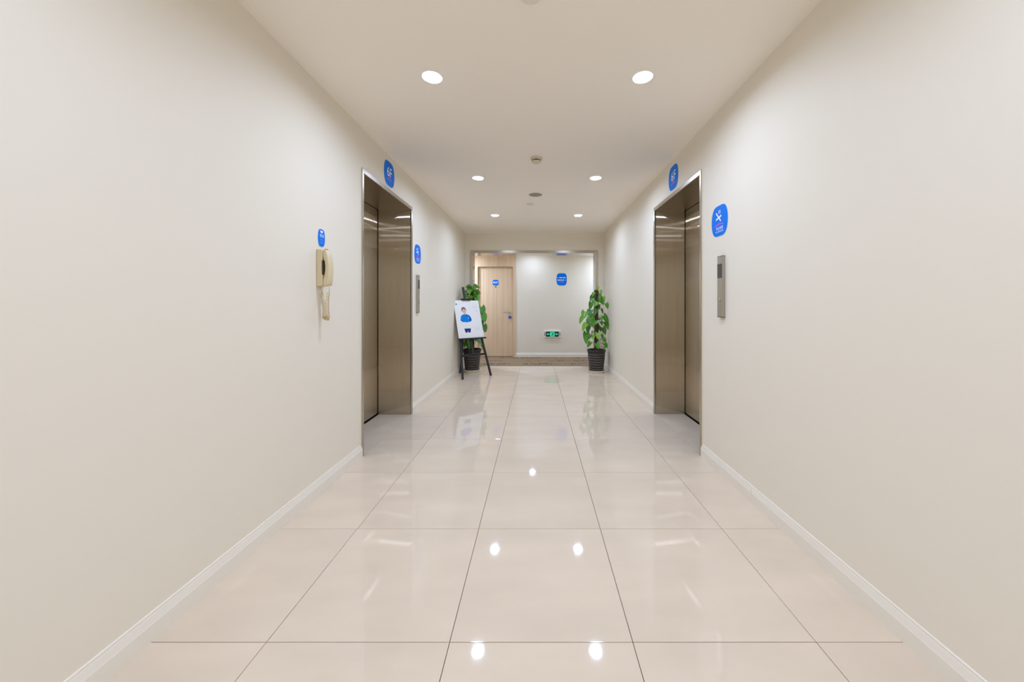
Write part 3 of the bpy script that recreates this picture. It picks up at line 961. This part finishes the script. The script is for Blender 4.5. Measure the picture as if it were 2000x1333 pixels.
# ------------------------------------------------------------------ easel and poster
EA = math.atan2(0.632, 0.775)
EB = (-0.900, 5.520, 0)
TL = 0.32                                       # lean
es = thing('easel', 'black wooden display easel standing before the left plant', 'easel', EB, EA)
def lean(x, z, off=0.0):
    return (x, z * TL + off, z)
bar('front_leg', lean(-0.245, 0.0), lean(-0.130, 1.17), 0.030, 0.022, M['black_wood'], es)
bar('front_leg', lean(0.245, 0.0), lean(0.130, 1.17), 0.030, 0.022, M['black_wood'], es)
bar('rear_leg', (-0.02, 0.50, 0.0), (0.0, 0.385, 1.13), 0.032, 0.022, M['black_wood'], es)
bar('mast', lean(0, 0.31, 0.012), lean(0, 1.40, 0.012), 0.036, 0.022, M['black_wood'], es)
bar('cross_bar', lean(-0.208, 0.335, -0.004), lean(0.208, 0.335, -0.004), 0.03, 0.03, M['black_wood'], es)
bar('top_bar', lean(-0.150, 1.10, 0.004), lean(0.150, 1.10, 0.004), 0.03, 0.03, M['black_wood'], es)
boxes('ledge', [(-0.225, 0.245, 0.60 * TL - 0.055, 0.60 * TL - 0.012, 0.575, 0.597)], M['black_wood'], es, 0.002)
boxes('top_clamp', [(-0.075, 0.075, 1.19 * TL - 0.052, 1.19 * TL + 0.012, 1.185, 1.213)], M['black_wood'], es, 0.003)

ps = thing('poster_board', 'white poster board printed with a person in a blue polo shirt', 'poster', EB, EA)
la = math.atan(TL)
# the board's own frame: tilt the whole thing back so that local z runs up the board
ps.matrix_world = Matrix.Translation(EB) @ Matrix.Rotation(EA, 4, 'Z') @ Matrix.Translation((0, 0.60 * TL - 0.026, 0.598)) @ Matrix.Rotation(-la, 4, 'X')
BW, BH = 0.222, 0.615
boxes('board', [(-BW, BW, 0.0, 0.006, 0, BH)], M['poster'], ps, 0.0008)
Y1, Y2, Y3, Y4 = -0.0006, -0.0009, -0.0012, -0.0015
# printed figure; u across (0..1 from left), v down (0..1 from top), as on the board
def uv(u, v):
    return (-BW + 2 * BW * u, BH * (1 - v))
FS = -0.095                                     # the figure stands left of the middle
def P(*a):
    return [uv(u + FS, v) for u, v in a]
flat('printed_trousers', [P((0.355, 0.755), (0.615, 0.755), (0.575, 0.862), (0.495, 0.862), (0.488, 0.80), (0.462, 0.862), (0.385, 0.862))], M['trousers'], ps, Y1)
flat('printed_polo_shirt', [P((0.335, 0.395), (0.420, 0.375), (0.520, 0.375), (0.610, 0.395), (0.665, 0.440), (0.700, 0.530), (0.655, 0.570), (0.520, 0.592), (0.340, 0.582), (0.255, 0.535), (0.285, 0.445))], M['shirt'], ps, Y1)
flat('printed_sleeve', [P((0.610, 0.395), (0.665, 0.440), (0.700, 0.530), (0.655, 0.570), (0.590, 0.578), (0.635, 0.535)), P((0.262, 0.520), (0.335, 0.548), (0.372, 0.585), (0.335, 0.580), (0.255, 0.535)),
                        P((0.430, 0.375), (0.470, 0.420), (0.530, 0.395), (0.520, 0.370), (0.478, 0.405), (0.448, 0.372))], M['shirt_dark'], ps, Y2)
flat('shirt_logo', [P((0.555, 0.476), (0.600, 0.470), (0.600, 0.480), (0.555, 0.486))], M['print_white'], ps, Y3)
def ev(cu, cv, ru, rv, n=24):
    return [uv(cu + FS + ru * math.cos(2 * math.pi * k / n), cv + rv * math.sin(2 * math.pi * k / n)) for k in range(n)]
flat('printed_hair', [ev(0.440, 0.260, 0.092, 0.076)], M['hair'], ps, Y1)
flat('printed_neck', [P((0.418, 0.318), (0.500, 0.318), (0.506, 0.372), (0.470, 0.402), (0.436, 0.376))], M['skin'], ps, Y2)
flat('printed_face', [ev(0.444, 0.278, 0.074, 0.062)], M['skin'], ps, Y3)
flat('printed_fringe', [P((0.365, 0.270), (0.372, 0.232), (0.410, 0.205), (0.470, 0.203), (0.512, 0.232), (0.522, 0.272), (0.500, 0.244), (0.450, 0.222), (0.400, 0.238))], M['hair'], ps, Y4)
flat('printed_eyes', [ev(0.415, 0.266, 0.011, 0.0045, 10), ev(0.474, 0.266, 0.011, 0.0045, 10)] + [P((0.401, 0.256), (0.430, 0.254), (0.430, 0.2565), (0.401, 0.2585)), P((0.460, 0.254), (0.489, 0.256), (0.489, 0.2585), (0.460, 0.2565))], M['hair'], ps, Y4)
flat('printed_mouth', [P((0.425, 0.310), (0.445, 0.307), (0.466, 0.310), (0.456, 0.318), (0.435, 0.318))], M['lips'], ps, Y4)
FS = 0.0
flat('printed_emblem', [ev(0.085, 0.105, 0.035, 0.025, 18)], M['teal'], ps, Y1)
text_lines = [(0.150, 0.105, 0.270), (0.780, 0.105, 0.930), (0.700, 0.170, 0.930), (0.740, 0.195, 0.930), (0.740, 0.280, 0.930), (0.780, 0.300, 0.930), (0.700, 0.745, 0.880), (0.660, 0.775, 0.880), (0.700, 0.800, 0.820), (0.060, 0.925, 0.200)]
flat('printed_text', [P((a, v - 0.004), (b, v - 0.004), (b, v + 0.004), (a, v + 0.004)) for a, v, b in text_lines], M['poster_text'], ps, Y1)
